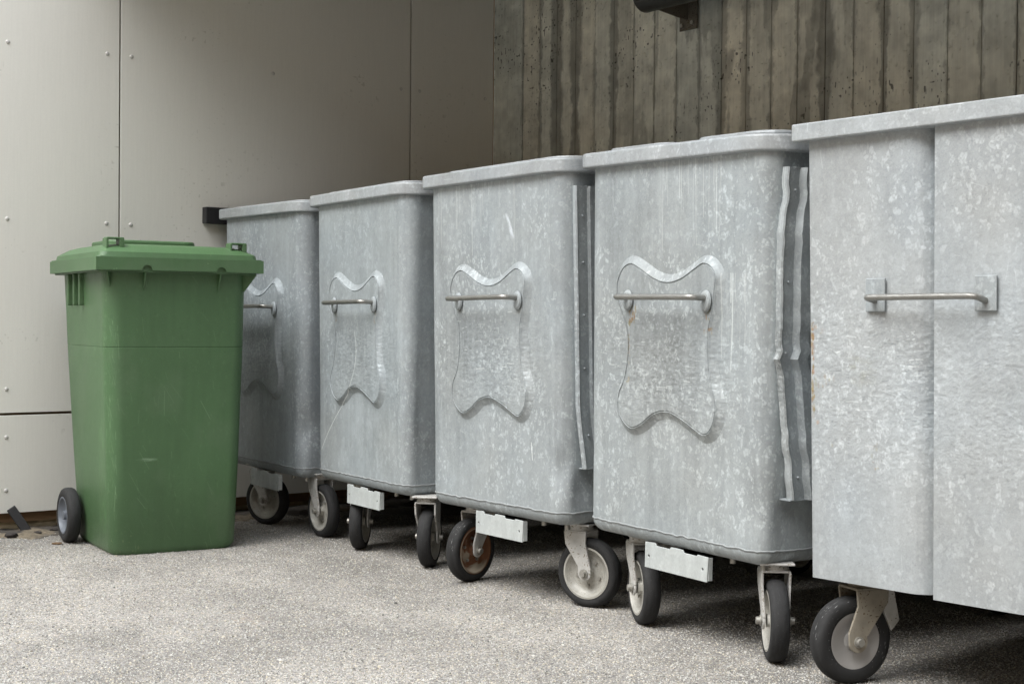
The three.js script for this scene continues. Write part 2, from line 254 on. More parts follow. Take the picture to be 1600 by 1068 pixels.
// back: board-marked concrete, one piece per board
{
  const boards = [-5.72]; for (const s of [-5.437, -5.307, -5.186, -5.054, -4.922, -4.795, -4.667, -4.54, -4.409, -4.275, -4.15, -4.018, -3.888, -3.757, -3.624, -3.493, -3.359, -3.231, -3.092, -2.959, -2.827]) boards.push(s * 1.0098);
  while (boards[boards.length - 1] < 5.6) boards.push(boards[boards.length - 1] + 0.126 + 0.014 * hash(boards.length, 3, 8));
  const X0 = -5.8, SX = 3.3, Y0 = 1.1, SY = 1.5;
  const joints = boards.filter((b) => b < X0 + SX);
  const concreteMap = canvasTex(2048, 1024, (u, v) => {
    const x = X0 + u * SX, y = Y0 + v * SY; let nd = 9, nk = 0, bk = 0;
    for (let k = 0; k < joints.length; k++) { const d = Math.abs(x - joints[k]); if (d < nd) { nd = d; nk = k; } if (x > joints[k]) bk = k; }
    const tone = 0.93 + 0.14 * hash(bk, 11, 4), grain = fbm(u, v, 480, 10, 3, 800) - 0.5, spots = fbm(u, v, 60, 30, 4, 801) - 0.5, lo = fbm(u, v, 8, 4, 4, 802) - 0.5;
    let L = tone * (1 + 0.22 * grain + 0.55 * spots + 0.4 * lo);
    const wob = 0.03 * (fbm(u, v, 160, 50, 4, 803 + nk) - 0.5), strength = hash(nk, 5, 9), reach = (0.004 + 0.024 * strength * strength) * (0.4 + 1.3 * vnoise(u * 3, v * 5 + nk * 3.7, 64, 64, 804));
    const st = (1 - sstep(reach * 0.8, reach * 1.5 + 0.003, nd + wob)) * (0.35 + 0.5 * strength);
    // wandering damp runs inside some boards
    const m = fbm(u, v, 44, 3, 3, 805), run = sstep(0.6, 0.66, m + 0.12 * (fbm(u, v, 140, 50, 3, 806) - 0.5)) * sstep(0.25, 0.55, vnoise(u * 6, v * 2, 6, 2, 807) * 0.6 + 0.5 * sstep(-4.9, -3.9, x) * (1 - sstep(-3.7, -3.4, x)));
    const d = Math.max(st, run * 0.55);
    const pit = sstep(0.83, 0.9, vnoise(u * 420, v * 120, 420, 120, 808)) * sstep(0.5, 0.66, fbm(u, v, 14, 8, 3, 809));
    L *= (1 - 0.62 * d) * (1 - 0.75 * pit);
    const w = 0.05 * lo + 0.08 * (hash(bk, 3, 3) - 0.5);
    return [0.66 * L * (1 + w), 0.66 * L, 0.58 * L * (1 - w)];
  });
  const concreteBump = canvasTex(1024, 512, (u, v) => { const b = 0.5 + 0.5 * (fbm(u, v, 240, 8, 3, 820) - 0.5) + 0.5 * (fbm(u, v, 90, 40, 3, 821) - 0.5) - 0.3 * sstep(0.8, 0.9, vnoise(u * 300, v * 100, 300, 100, 822)); return [b, b, b]; }, null, false);
  const cm = mat(rgb(1, 1, 1), 0.9, 0, { map: concreteMap, bumpMap: concreteBump, bumpScale: 0.008 });
  const wall = thing('concrete_wall', 'dark stained concrete wall of vertical board marks behind the metal containers', 'wall');
  const r = rng(77);
  for (let i = 0; i + 1 < boards.length; i++) {
    const a = boards[i] + (i ? 0.0016 : 0), b = boards[i + 1] - 0.0016, proud = 0.004 + 0.0025 * r(), g = box(b - a, ROOF_Y, 0.05, (a + b) / 2, ROOF_Y / 2, BACK_Z - 0.025 + proud, 0.002);
    const p = g.attributes.position, uv = g.attributes.uv; for (let k = 0; k < p.count; k++) uv.setXY(k, (p.getX(k) - X0) / SX, (p.getY(k) - Y0) / SY);
    mesh('board_mark', g, cm, wall);
  }
  mesh('wall_core', box(12.3, ROOF_Y, 0.2, 0.43, ROOF_Y / 2, BACK_Z - 0.105), mat(rgb(0.16, 0.15, 0.12), 0.95), wall);
  // roof over the containers, above the picture
  const roofMat = mat(rgb(0.15, 0.13, 0.1), 0.9, 0, { bumpMap: scaled(concreteBump, 0.5), bumpScale: 0.004 });
  const roof = mesh('canopy_roof', box(12.3, 0.24, 2.22, 0.43, ROOF_Y + 0.12, -(2.05 + 1.11)), roofMat); structure(roof);
}
// unseen buildings, added to hide the low sky and darken the containers' bay
{
  const plaster = canvasTex(512, 512, (u, v) => { const L = 1 + 0.25 * (fbm(u, v, 6, 6, 5, 880) - 0.5) + 0.1 * (vnoise(u * 200, v * 200, 200, 200, 881) - 0.5); return [0.33 * L, 0.24 * L, 0.15 * L]; });
  const pm = mat(rgb(1, 1, 1), 0.9, 0, { map: scaled(plaster, 0.25) }), glass = mat(rgb(0.03, 0.035, 0.04), 0.15), dark = mat(rgb(0.1, 0.08, 0.07), 0.8), frameM = mat(rgb(0.6, 0.6, 0.58), 0.6);
  const addedHouse = (label, w, h, x, z, turn) => {
    const t = thing('added_yard_building', label, 'building', 'unseen buildings added round the yard'); t.position.set(x, 0, z); t.rotation.y = turn;
    mesh('wall', box(w, h, 6, 0, h / 2, -3), pm, t); mesh('roof', box(w + 0.6, 0.3, 6.6, 0, h + 0.15, -3), dark, t);
    for (let i = 0; i < Math.floor(w / 3); i++) for (const y of [1.6, 4.3, 6.6]) { const wx = -w / 2 + 1.5 + i * 3, wn = mesh('window', box(1.2, 1.4, 0.06, wx, y, 0.03), frameM, t); mesh('pane', box(1.06, 1.26, 0.02, wx, y, 0.055), glass, wn); }
  };
  addedHouse('unseen long beige plastered building added behind the viewer to block low sky', 26, 7.6, -1, 8.5, Math.PI);
  addedHouse('unseen beige plastered building added at the right end of the yard to block low sky', 13, 9, 6.8, 2, -Math.PI / 2);
}
// metal tube on a bracket high on the concrete wall
{
  const t = thing('wall_tube', 'dark metal tube on a bolted bracket high on the concrete wall', 'tube');
  const y = 2.125, z = BACK_Z + 0.2;
  const dm = mat(rgb(0.16, 0.165, 0.165), 0.55, 0.4, { map: scaled(speckMap, 2) });
  const tg = new THREE.CylinderGeometry(0.065, 0.065, 3.0, 28, 1, true); tg.rotateZ(Math.PI / 2); tg.translate(-2.93, y, z);
  mesh('pipe', merge([tg, new THREE.CylinderGeometry(0.057, 0.057, 3.0, 28, 1, true).rotateZ(Math.PI / 2).translate(-2.93, y, z), new THREE.RingGeometry(0.057, 0.065, 28).rotateY(-Math.PI / 2).translate(-4.43, y, z)]), dm, t);
  const br = new THREE.Shape(); br.moveTo(0, 0.1); br.lineTo(0.2, 0.0); br.lineTo(0.2, -0.035); br.lineTo(0.06, -0.055); br.lineTo(0, -0.06);
  const bg = new THREE.ExtrudeGeometry(br, { depth: 0.006, bevelEnabled: false }); bg.rotateY(-Math.PI / 2); bg.translate(-4.37, y - 0.02, BACK_Z + 0.012);
  const bracket = mesh('bracket', merge([bg, box(0.1, 0.24, 0.006, -4.37, y, BACK_Z + 0.0165, 0.002)]), mat(rgb(0.3, 0.27, 0.22), 0.85, 0.1, { map: scaled(speckMap, 3) }), t);
  for (const [dx, dy] of [[-0.03, -0.1], [0.03, -0.095], [-0.03, 0.09], [0.03, 0.09]]) { const b = mesh('bolt', new THREE.CylinderGeometry(0.009, 0.009, 0.01, 6).rotateX(Math.PI / 2), boltMat, bracket); b.position.set(-4.37 + dx, y + dy, BACK_Z + 0.024); }
}
// black bumper bar between the cladding and the farthest container
{
  const t = thing('bumper_bar', 'black square bar fixed to the cladding behind the farthest metal container', 'bar');
  mesh('bar', box(0.04, 0.068, 1.3, WALL_X + 0.022, 1.256, -(2.64 + 0.65), 0.003), blackMat, t);
  for (const w of [2.9, 3.6]) mesh('bolt', new THREE.CylinderGeometry(0.008, 0.008, 0.008, 6).rotateZ(Math.PI / 2).translate(WALL_X + 0.044, 1.256, -w), boltMat, t);
}

// ------------------------------------------------------------------ casters
// local frame: wheel face +z, swivel above the origin; returns the fork mesh, whose children are the wheel's pieces
function tyreGeo(R, rimR, w) {
  const h = w / 2, pts = [[rimR, -h * 0.8], [rimR + 0.006, -h], [R - 0.012, -h], [R - 0.004, -h * 0.82], [R, -h * 0.45], [R + 0.0008, 0], [R, h * 0.45], [R - 0.004, h * 0.82], [R - 0.012, h], [rimR + 0.006, h], [rimR, h * 0.8], [rimR, -h * 0.8]];
  const g = new THREE.LatheGeometry(pts.map((p) => new THREE.Vector2(...p)), 56); g.rotateX(Math.PI / 2); return toCreasedNormals(g, 0.9);
}
function rimGeo(rimR, w, flat) {
  const h = w / 2, half = flat ? [[0.001, h * 0.62], [0.02, h * 0.62], [0.024, h * 0.5], [rimR * 0.7, h * 0.62], [rimR - 0.006, h * 0.86], [rimR + 0.001, h * 0.9]]
    : [[0.001, h * 0.9], [0.016, h * 0.9], [0.018, h * 0.3], [0.03, h * 0.18], [rimR * 0.66, h * 0.16], [rimR * 0.74, h * 0.24], [rimR * 0.9, h * 0.72], [rimR - 0.003, h * 1.0], [rimR + 0.0025, h * 0.98]];
  const mk = (s) => { const g = new THREE.LatheGeometry(half.map(([a, b]) => new THREE.Vector2(a, b * s)), 48); g.rotateX(Math.PI / 2); return toCreasedNormals(g, 0.7); };
  return merge([mk(1), mk(-1)]);
}
const tyreA = tyreGeo(0.1, 0.073, 0.046), rimA = rimGeo(0.073, 0.046, false), tyreB = tyreGeo(0.1, 0.064, 0.048), rimB = rimGeo(0.064, 0.048, true);
const hexGeo = new THREE.CylinderGeometry(0.0095, 0.0095, 0.009, 6).rotateX(Math.PI / 2), washerGeo = new THREE.CylinderGeometry(0.013, 0.013, 0.003, 16).rotateX(Math.PI / 2);
const axleNut = merge([hexGeo.clone().translate(0, 0, 0.006), washerGeo]), smallBolt = new THREE.CylinderGeometry(0.0048, 0.0048, 0.006, 6).rotateX(Math.PI / 2);
function forkGeo(h, trail, topW, gap, botR = 0.02) {
  // side plate outline in (x, y): y 0 at the swivel plate, axle at (trail, -h)
  const s = new THREE.Shape(), x0 = -topW / 2, x1 = topW / 2;
  s.moveTo(x0, 0); s.lineTo(x1, 0); s.lineTo(x1 - 0.002, -0.03);
  s.lineTo(trail + botR, -h + 0.012); s.absarc(trail, -h, botR, 0.5, Math.PI + 0.3, true); s.lineTo(trail - botR * 1.02, -h + 0.02); s.lineTo(x0 + 0.004, -0.035); s.lineTo(x0, 0);
  const parts = [];
  for (const k of [-1, 1]) {
    const g = new THREE.ExtrudeGeometry(s, { depth: 0.004, bevelEnabled: true, bevelThickness: 0.001, bevelSize: 0.001, bevelSegments: 1, curveSegments: 8 });
    g.translate(0, 0, -0.002);
    const p = g.attributes.position; // plates stand wide at the top and come in toward the axle
    for (let i = 0; i < p.count; i++) { const y = p.getY(i); p.setZ(i, p.getZ(i) + k * (gap / 2 + 0.004 * sstep(-0.02, -0.07, y) * -1 + 0.003)); }
    g.computeVertexNormals(); parts.push(boxUV(g));
  }
  parts.push(box(topW, 0.006, gap + 0.01, 0, 0.003, 0, 0.0025));
  parts.push(boxUV(new THREE.CylinderGeometry(0.034, 0.036, 0.014, 24).translate(0, 0.013, 0)));
  parts.push(box(0.1, 0.006, 0.086, 0, 0.0235, 0, 0.002));
  return merge(parts);
}
const forkA = forkGeo(0.117, 0.03, 0.072, 0.062), forkA2 = forkGeo(0.117, -0.03, 0.072, 0.062), forkB = forkGeo(0.117, -0.036, 0.085, 0.066, 0.024);
function caster(bin, tilt, cx, cz, phi, o = {}) {
  // (cx, cz): where the tyre touches the ground in the bin's own frame
  const fg = o.big ? forkB : o.back ? forkA2 : forkA, trail = o.big ? -0.036 : o.back ? -0.03 : 0.03;
  const sx = cx - trail * Math.cos(phi), sz = cz + trail * Math.sin(phi);
  const fork = mesh('caster', fg, o.big ? forkGrimy : forkMat, bin);
  const low = -(tilt.dy + tilt.ro * cx); // the ground, in the tilted frame
  fork.position.set(sx, low + 0.217 - (o.wear || 0), sz); fork.rotation.y = phi;
  const at = (m) => { m.position.set(trail, -0.117, 0); return m; };
  at(mesh('tyre', o.big ? tyreB : tyreA, o.worn ? rubberWorn : rubberMat, fork));
  at(mesh('rim', o.big ? rimB : rimA, o.big ? hubPlastic : o.rusty ? rimRust : rimMat, fork)).rotation.z = o.spin || 0;
  for (const k of [1, -1]) { const b = at(mesh('axle_bolt', axleNut, boltMat, fork)); b.position.z = k * 0.0365; if (k < 0) b.rotation.y = Math.PI; }
  if (!o.big) for (let i = 0; i < 5; i++) { const a = (o.spin || 0) + i * Math.PI * 0.4, b = at(mesh('rim_bolt', smallBolt, boltMat, fork)); b.position.x += Math.cos(a) * 0.038; b.position.y += Math.sin(a) * 0.038; b.position.z = 0.007; }
  return fork;
}

// ------------------------------------------------------------------ round-cornered galvanised containers
const outline = [[0.121, 0.931], [0.146, 0.969], [0.178, 0.979], [0.215, 0.966], [0.271, 0.94], [0.325, 0.929], [0.378, 0.938], [0.429, 0.962], [0.465, 0.977], [0.494, 0.968], [0.512, 0.944], [0.509, 0.906], [0.503, 0.858], [0.489, 0.81], [0.489, 0.738], [0.498, 0.681], [0.516, 0.63], [0.513, 0.587], [0.493, 0.554], [0.471, 0.545], [0.442, 0.555], [0.39, 0.578], [0.33, 0.594], [0.276, 0.584], [0.229, 0.555], [0.184, 0.54], [0.147, 0.559], [0.126, 0.594], [0.13, 0.63], [0.154, 0.673], [0.169, 0.746], [0.164, 0.807], [0.143, 0.853], [0.122, 0.894]];
const TC = 0.322;
const emboss = new THREE.CatmullRomCurve3(outline.map(([x, y]) => new THREE.Vector3(x - TC, y, 0)), true).getPoints(170).slice(0, -1);
const BW = 0.72, BD = 1.2, BR = 0.06, YB = 0.24, YT = 1.25, RB = 0.036, RISE = 0.0135;
const ring = []; // plan outline: from the back's middle past the left side, the front and the right side
{
  const hw = BW / 2, add = (x, z, nx, nz) => ring.push({ x, z, nx, nz });
  const arc = (cx, cz, a0, a1, n) => { for (let i = 1; i < n; i++) { const a = lerp(a0, a1, i / n); add(cx + BR * Math.cos(a), cz + BR * Math.sin(a), Math.cos(a), Math.sin(a)); } };
  add(0, -BD, 0, -1); add(-hw + BR, -BD, 0, -1); arc(-hw + BR, -BD + BR, -Math.PI / 2, -Math.PI, 6);
  for (let i = 0; i <= 8; i++) add(-hw, lerp(-BD + BR, -BR, i / 8), -1, 0);
  arc(-hw + BR, -BR, Math.PI, Math.PI / 2, 10);
  const nf = 90; for (let i = 0; i <= nf; i++) add(lerp(-hw + BR, hw - BR, i / nf), 0, 0, 1);
  arc(hw - BR, -BR, Math.PI / 2, 0, 14);
  for (let i = 0; i <= 24; i++) add(hw, lerp(-BR, -BD + BR, Math.pow(i / 24, 1.6)), 1, 0);
  arc(hw - BR, -BD + BR, 0, -Math.PI / 2, 6); add(hw - BR, -BD, 0, -1); add(0, -BD, 0, -1);
  let zero = 0; for (let i = 0; i < ring.length; i++) { ring[i].l = i ? ring[i - 1].l + Math.hypot(ring[i].x - ring[i - 1].x, ring[i].z - ring[i - 1].z) : 0; if (ring[i].nz === 1 && Math.abs(ring[i].x) < 1e-6) zero = ring[i].l; }
  for (const q of ring) q.l -= zero;
}
const profile = []; // bottom to top: [y, inset]
for (let i = 0; i <= 7; i++) { const a = (i / 7) * Math.PI / 2; profile.push([YB + RB * (1 - Math.cos(a)), RB * (1 - Math.sin(a))]); }
for (let i = 1; i <= 120; i++) profile.push([lerp(YB + RB, YT, i / 120), 0]);
const lean = (y) => -0.014 * (1 - (y - YB) / (YT - YB));
const pressedGeo = (() => { // flat raised face with a crisp edge and a sloped border
  const turn = Math.sign(emboss.reduce((q, p, i) => { const b = emboss[(i + 1) % emboss.length]; return q + p.y * b.x - p.x * b.y; }, 0)), n = emboss.length, nor = emboss.map((p, i) => { const a = emboss[(i + n - 1) % n], b = emboss[(i + 1) % n], d = new THREE.Vector2(b.x - a.x, b.y - a.y).normalize(); return [-d.y * turn, d.x * turn]; });
  const levels = [[-0.006, RISE], [-0.0042, RISE], [-0.0028, RISE - 0.003], [-0.0014, RISE - 0.003], [-0.0002, RISE], [0.001, RISE * 0.97], [0.004, RISE * 0.7], [0.01, RISE * 0.34], [0.018, RISE * 0.09], [0.026, -0.0035]];
  const pos = [], uv = [], idx = [];
  for (const [d, z] of levels) emboss.forEach((p, i) => { const x = p.x + nor[i][0] * d, y = p.y + nor[i][1] * d; pos.push(x, y, z + lean(y)); uv.push(x, y); });
  for (let j = 0; j + 1 < levels.length; j++) for (let i = 0; i < n; i++) { const a = j * n + i, b = j * n + (i + 1) % n; idx.push(a, b + n, b, a, a + n, b + n); }
  const inner = emboss.map((p, i) => new THREE.Vector2(p.x + nor[i][0] * -0.006, p.y + nor[i][1] * -0.006));
  for (const f of THREE.ShapeUtils.triangulateShape(inner, [])) idx.push(f[0], f[1], f[2]);
  const g = new THREE.BufferGeometry(); g.setAttribute('position', new THREE.Float32BufferAttribute(pos, 3)); g.setAttribute('uv', new THREE.Float32BufferAttribute(uv, 2)); g.setIndex(idx);
  // face every triangle outward
  const I = g.index.array; for (let k = 0; k < I.length; k += 3) { const A = I[k] * 3, B = I[k + 1] * 3, C = I[k + 2] * 3; if ((pos[B] - pos[A]) * (pos[C + 1] - pos[A + 1]) - (pos[B + 1] - pos[A + 1]) * (pos[C] - pos[A]) < 0) { const t = I[k + 1]; I[k + 1] = I[k + 2]; I[k + 2] = t; } }
  return toCreasedNormals(g, 0.42);
})();
function bodyGeo(dents, seed) {
  const n = ring.length, pos = [], uv = [], idx = [];
  profile.forEach(([y, inset], j) => ring.forEach((q, i) => {
    let off = -inset - 0.014 * (1 - (y - YB) / (YT - YB));
    off += 0.0022 * (fbm(q.l / 3.2 + 0.5, y / 1.4, 9, 5, 2, seed) - 0.5) * sstep(0, 0.06, y - YB);
    for (const d of dents) { const dx = (q.l - d[0]) / d[2], dy = (y - d[1]) / d[3]; const e = dx * dx + dy * dy; if (e < 9) off -= d[4] * Math.exp(-e); }
    pos.push(q.x + q.nx * off, y, q.z + q.nz * off); uv.push(q.l, y);
  }));
  for (let j = 0; j + 1 < profile.length; j++) for (let i = 0; i + 1 < n; i++) { const a = j * n + i, b = a + 1, c = a + n, d = c + 1; idx.push(a, b, d, a, d, c); }
  const base = pos.length / 3; pos.push(0, YB, -BD / 2); uv.push(0, 0); for (let i = 0; i + 1 < n; i++) idx.push(base, i + 1, i);
  const g = new THREE.BufferGeometry(); g.setAttribute('position', new THREE.Float32BufferAttribute(pos, 3)); g.setAttribute('uv', new THREE.Float32BufferAttribute(uv, 2)); g.setIndex(idx); g.computeVertexNormals(); return g;
}
const OVER = 0.022;
function lidGeo(y0, y1) { return slab(roundedRect(-BW / 2 - OVER, -OVER, BW / 2 + OVER, BD + OVER, [0.05, 0.1, 0.1, 0.05]), y0, y1, 0.006, 14); }
function seamGeo(seed) {
  const r = rng(seed), pts = [], y = YB + RB + 0.001;
  for (let i = 0; i < ring.length - 1; i += 1) { const q = ring[i]; if (i % 2 && q.nz === 1) continue; const o = -0.0125 - 0.0008; pts.push([q.x + q.nx * o, y + (r() - 0.5) * 0.0035, q.z + q.nz * o]); }
  const g = tube(pts, 0.0026, 420, 6, true), p = g.attributes.position; 
  for (let i = 0; i < p.count; i++) { const k = hash(Math.floor(i / 14), 1, seed) - 0.5; p.setY(i, p.getY(i) + 0.0012 * k); }
  return g;
}
// bent guard on the right-hand side: [y, out, fore, lip] down its length
function guard(bin, pts, spec, m) {
  const N = pts.length, seg = [], mk = (prof) => { // prof(p) -> plan points of the folded sheet at that height
    const pos = [], idx = [], uv = []; let w = 0;
    pts.forEach((p) => { const q = prof(p); w = q.length; let l = 0; q.forEach(([x, z], i) => { if (i) l += Math.hypot(x - q[i - 1][0], z - q[i - 1][1]); pos.push(x, p[0], z); uv.push(l, p[0]); }); });
    for (let j = 0; j + 1 < N; j++) for (let i = 0; i + 1 < w; i++) { const a = j * w + i, b = a + 1, c = a + w, d = c + 1; idx.push(a, c, d, a, d, b); }
    const g = new THREE.BufferGeometry(); g.setAttribute('position', new THREE.Float32BufferAttribute(pos, 3)); g.setAttribute('uv', new THREE.Float32BufferAttribute(uv, 2)); g.setIndex(idx); return toCreasedNormals(g, 0.5);
  };
  const H = BW / 2;
  const lipG = mk(([y, out, fore, lip]) => [[H - 0.02, -0.1 + fore], [H + out, -0.075 + fore], [H + out + lip, -0.075 + fore], [H + out + lip + 0.003, -0.079 + fore], [H + out + lip, -0.083 + fore]]);
  const lipO = mesh('side_guard', lipG, m, bin);
  const plateG = mk(([y, out, fore, lip]) => { const X = H + out + lip - 0.002, z = -0.083 + fore; return [[X, z], [X, z - 0.035], [X + spec.rib, z - 0.042], [X + spec.rib, z - 0.075], [X, z - 0.085], [X - 0.004, -0.45], [X - 0.004, -1.05]]; });
  const plate = mesh('guard_plate', plateG, zincMat, lipO);
  const top = pts[0], bot = pts[N - 1];
  for (const e of [top, bot]) mesh('guard_cap', box(0.012 + e[1] + e[3], 0.003, 0.97, H + (e[1] + e[3] - 0.012) / 2, e[0], -0.555), zincMat, lipO);
  for (const k of spec.rivets) { const p = pts.find((q) => q[0] <= k) || bot; mesh('rivet', new THREE.SphereGeometry(0.0036, 8, 6).translate(H + p[1] + p[3], k, -0.1 + p[2]), zincMat, lipO); }
}

const toLeft = new THREE.Vector2(-0.597, 0.8022); // the viewer's left, in plan (x, z)
function container(def) {
  const t = thing('metal_container', def.label, 'container', 'grey metal waste containers');
  const { s, z, yaw, dy, ro } = def.pose, w = def.tc === undefined ? TC : def.tc;
  t.position.set(s + Math.cos(yaw) * w, dy + ro * w, z - Math.sin(yaw) * w); t.rotation.order = 'YXZ'; t.rotation.set(0, yaw, ro);
  t.userData.tilt = { dy: dy + ro * w, ro };
  return t;
}
// where a wheel's visible face must point, as a turn in the container's frame
function wheelTurn(t, lx, lz, alpha) {
  const yaw = t.rotation.y, wx = t.position.x + Math.cos(yaw) * lx + Math.sin(yaw) * lz, wz = t.position.z - Math.sin(yaw) * lx + Math.cos(yaw) * lz;
  const c = new THREE.Vector2(-wx, -wz).normalize(), l = new THREE.Vector2(c.y, -c.x); // l: to the viewer's left or right
  if (l.dot(toLeft) < 0) l.negate();
  const n = c.multiplyScalar(Math.cos(alpha)).add(l.multiplyScalar(Math.sin(alpha)));
  return Math.atan2(n.x, n.y) - yaw;
}
function roundContainer(def) {
  const t = container(def), M = galvMat(def.map), tilt = t.userData.tilt;
  mesh('body', bodyGeo(def.dents, def.seed), M, t);
  mesh('pressed_panel', pressedGeo, M, t);
  mesh('weld_seam', seamGeo(def.seed), seamMat, t);
  const lid = mesh('lid', lidGeo(1.243, 1.284), zincLid[def.seed % 2], t); lid.rotation.z = def.lidTilt || 0;
  for (const [x0, x1, z0, hgt, rr] of def.pads) mesh('lid_panel', slab(roundedRect(x0, z0, x1, BD - 0.02, rr), 1.2845, 1.2845 + hgt, Math.min(0.008, hgt * 0.45), 12), zincLid[(def.seed + 1) % 2], lid);
  // handle
  const hy = def.handleY, hz = RISE, xl = -0.149, xr = 0.16, hd = mesh('handle', rod([[xl, hy, hz], [xl, hy, 0.062], [xr, hy + 0.002, 0.062], [xr, hy, hz]], 0.0078, 0.022), steelMat, t);
  for (const x of [xl, xr]) { const d = new THREE.LatheGeometry([[0, 0.005], [0.013, 0.0045], [0.018, 0.002], [0.0195, -0.002]].map((p) => new THREE.Vector2(...p)), 24); d.rotateX(Math.PI / 2); d.scale(1, 1.45, 1); mesh('handle_plate', d.translate(x, hy - 0.008, hz + 0.0015), M, hd); }
  // name plate without writing, under the front edge
  const ps = new THREE.Shape(); const pw = 0.124; ps.moveTo(-pw, -0.033); ps.lineTo(pw - 0.004, -0.032); ps.lineTo(pw, 0.03); ps.lineTo(pw - 0.04, 0.031); ps.lineTo(pw - 0.045, 0.027); ps.lineTo(0.03, 0.027); ps.lineTo(0.025, 0.034); ps.lineTo(-0.02, 0.034); ps.lineTo(-0.025, 0.028); ps.lineTo(-0.08, 0.028); ps.lineTo(-0.085, 0.035); ps.lineTo(-pw, 0.033);
  for (const x of [-pw + 0.015, pw - 0.02]) { const h = new THREE.Path(); h.absarc(x, -0.002, 0.0042, 0, Math.PI * 2, true); ps.holes.push(h); }
  const pg = merge([boxUV(new THREE.ExtrudeGeometry(ps, { depth: 0.003, bevelEnabled: true, bevelThickness: 0.0006, bevelSize: 0.0006, bevelSegments: 1, curveSegments: 10 })), box(0.003, 0.058, 0.012, pw - 0.002, 0, -0.0065)]);
  const pl = mesh('plate', pg, plateMat, t); pl.position.set(0.03, 0.207, -0.022); pl.rotation.set(0, 0.01 * ((def.seed % 3) - 1), -0.01);
  def.wheels.forEach(([lx, lz, al, o]) => caster(t, tilt, lx, lz, wheelTurn(t, lx, lz, al), o));
  for (const [x, k] of [[-0.24, 0.3], [0.24, 1.7]]) caster(t, tilt, x, -BD + 0.13, k, { back: k > 1 });
  if (def.guard) guard(t, def.guard, { rib: def.rib, rivets: def.rivets }, M);
  for (const x of [-0.06, 0.2, 0.31]) mesh('bolt', new THREE.CylinderGeometry(0.008, 0.008, 0.016, 6).translate(x, YB - 0.006, -0.06), boltMat, t);
  return t;
}
const zincLid = [galvMat(galv(210, { fleck: 0.8, streak: 0.4, base: [0.41, 0.425, 0.435] }, (g, X, Y, r) => { scuffs(g, X, Y, r, -0.45, 0.65, 0.2, 1.3, 160, 0.5); }), galvBump, 0.002), galvMat(galv(211, { fleck: 0.6, streak: 0.4, base: [0.41, 0.425, 0.435] }, (g, X, Y, r) => scuffs(g, X, Y, r, -0.45, 0.65, 0.2, 1.3, 160, 0.5)), galvBump, 0.002)];
zincLid.forEach((m) => (m.bumpScale = 0.001));
const straightGuard = (kinks) => { const out = []; for (let y = 1.205; y > 0.40; y -= 0.02) out.push([y, ...kinks(y)]); return out; };
const N0 = TC;
// farthest
roundContainer({
  label: 'farthest metal container, partly hidden behind the green wheelie bin', seed: 1, pose: { s: -5.5994, z: -2.6868, yaw: -0.0316, dy: -0.0075, ro: -0.0085 }, handleY: 0.886,
  map: galv(101, { worn: 0.28, fleck: 1, base: [0.345, 0.37, 0.385] }), dents: [[0.36, 0.42, 0.05, 0.07, 0.018]], pads: [[-0.33, 0.33, 0.02, 0.008, 0.06]],
  wheels: [[0.233 - N0, -0.09, 0.68, { spin: 0.4 }], [0.72 - N0 - 0.06, -0.12, 1.1, { spin: 1 }]],
});
roundContainer({
  label: 'second metal container from the cladding wall, long curved scratch on its embossed front', seed: 2, pose: { s: -4.8063, z: -2.6791, yaw: -0.0742, dy: -0.0013, ro: 0.0013 }, handleY: 0.888,
  map: galv(102, { worn: 0.28, fleck: 0.7, base: [0.35, 0.375, 0.385] }, (g, X, Y, r) => { g.strokeStyle = 'rgba(236,240,238,0.75)'; g.lineWidth = 2; g.beginPath(); g.moveTo(X(0.0), Y(0.79)); g.quadraticCurveTo(X(0.05), Y(0.68), X(-0.07), Y(0.56)); g.quadraticCurveTo(X(-0.22), Y(0.46), X(-0.3), Y(0.35)); g.stroke(); rust(g, X, Y, r, -0.149, 0.865, 0.02, 0.05, 14, 0.25); rust(g, X, Y, r, 0.16, 0.865, 0.02, 0.05, 14, 0.25); scuffs(g, X, Y, r, -0.15, 0.18, 0.56, 0.85, 30, 0.3); }),
  dents: [[0.4, 0.5, 0.03, 0.2, 0.004]], pads: [[-0.32, 0.34, 0.018, 0.009, 0.07]],
  wheels: [[0.197 - N0, -0.085, -1.36, { back: true }], [0.655 - N0, -0.115, -1.34, {}]],
});
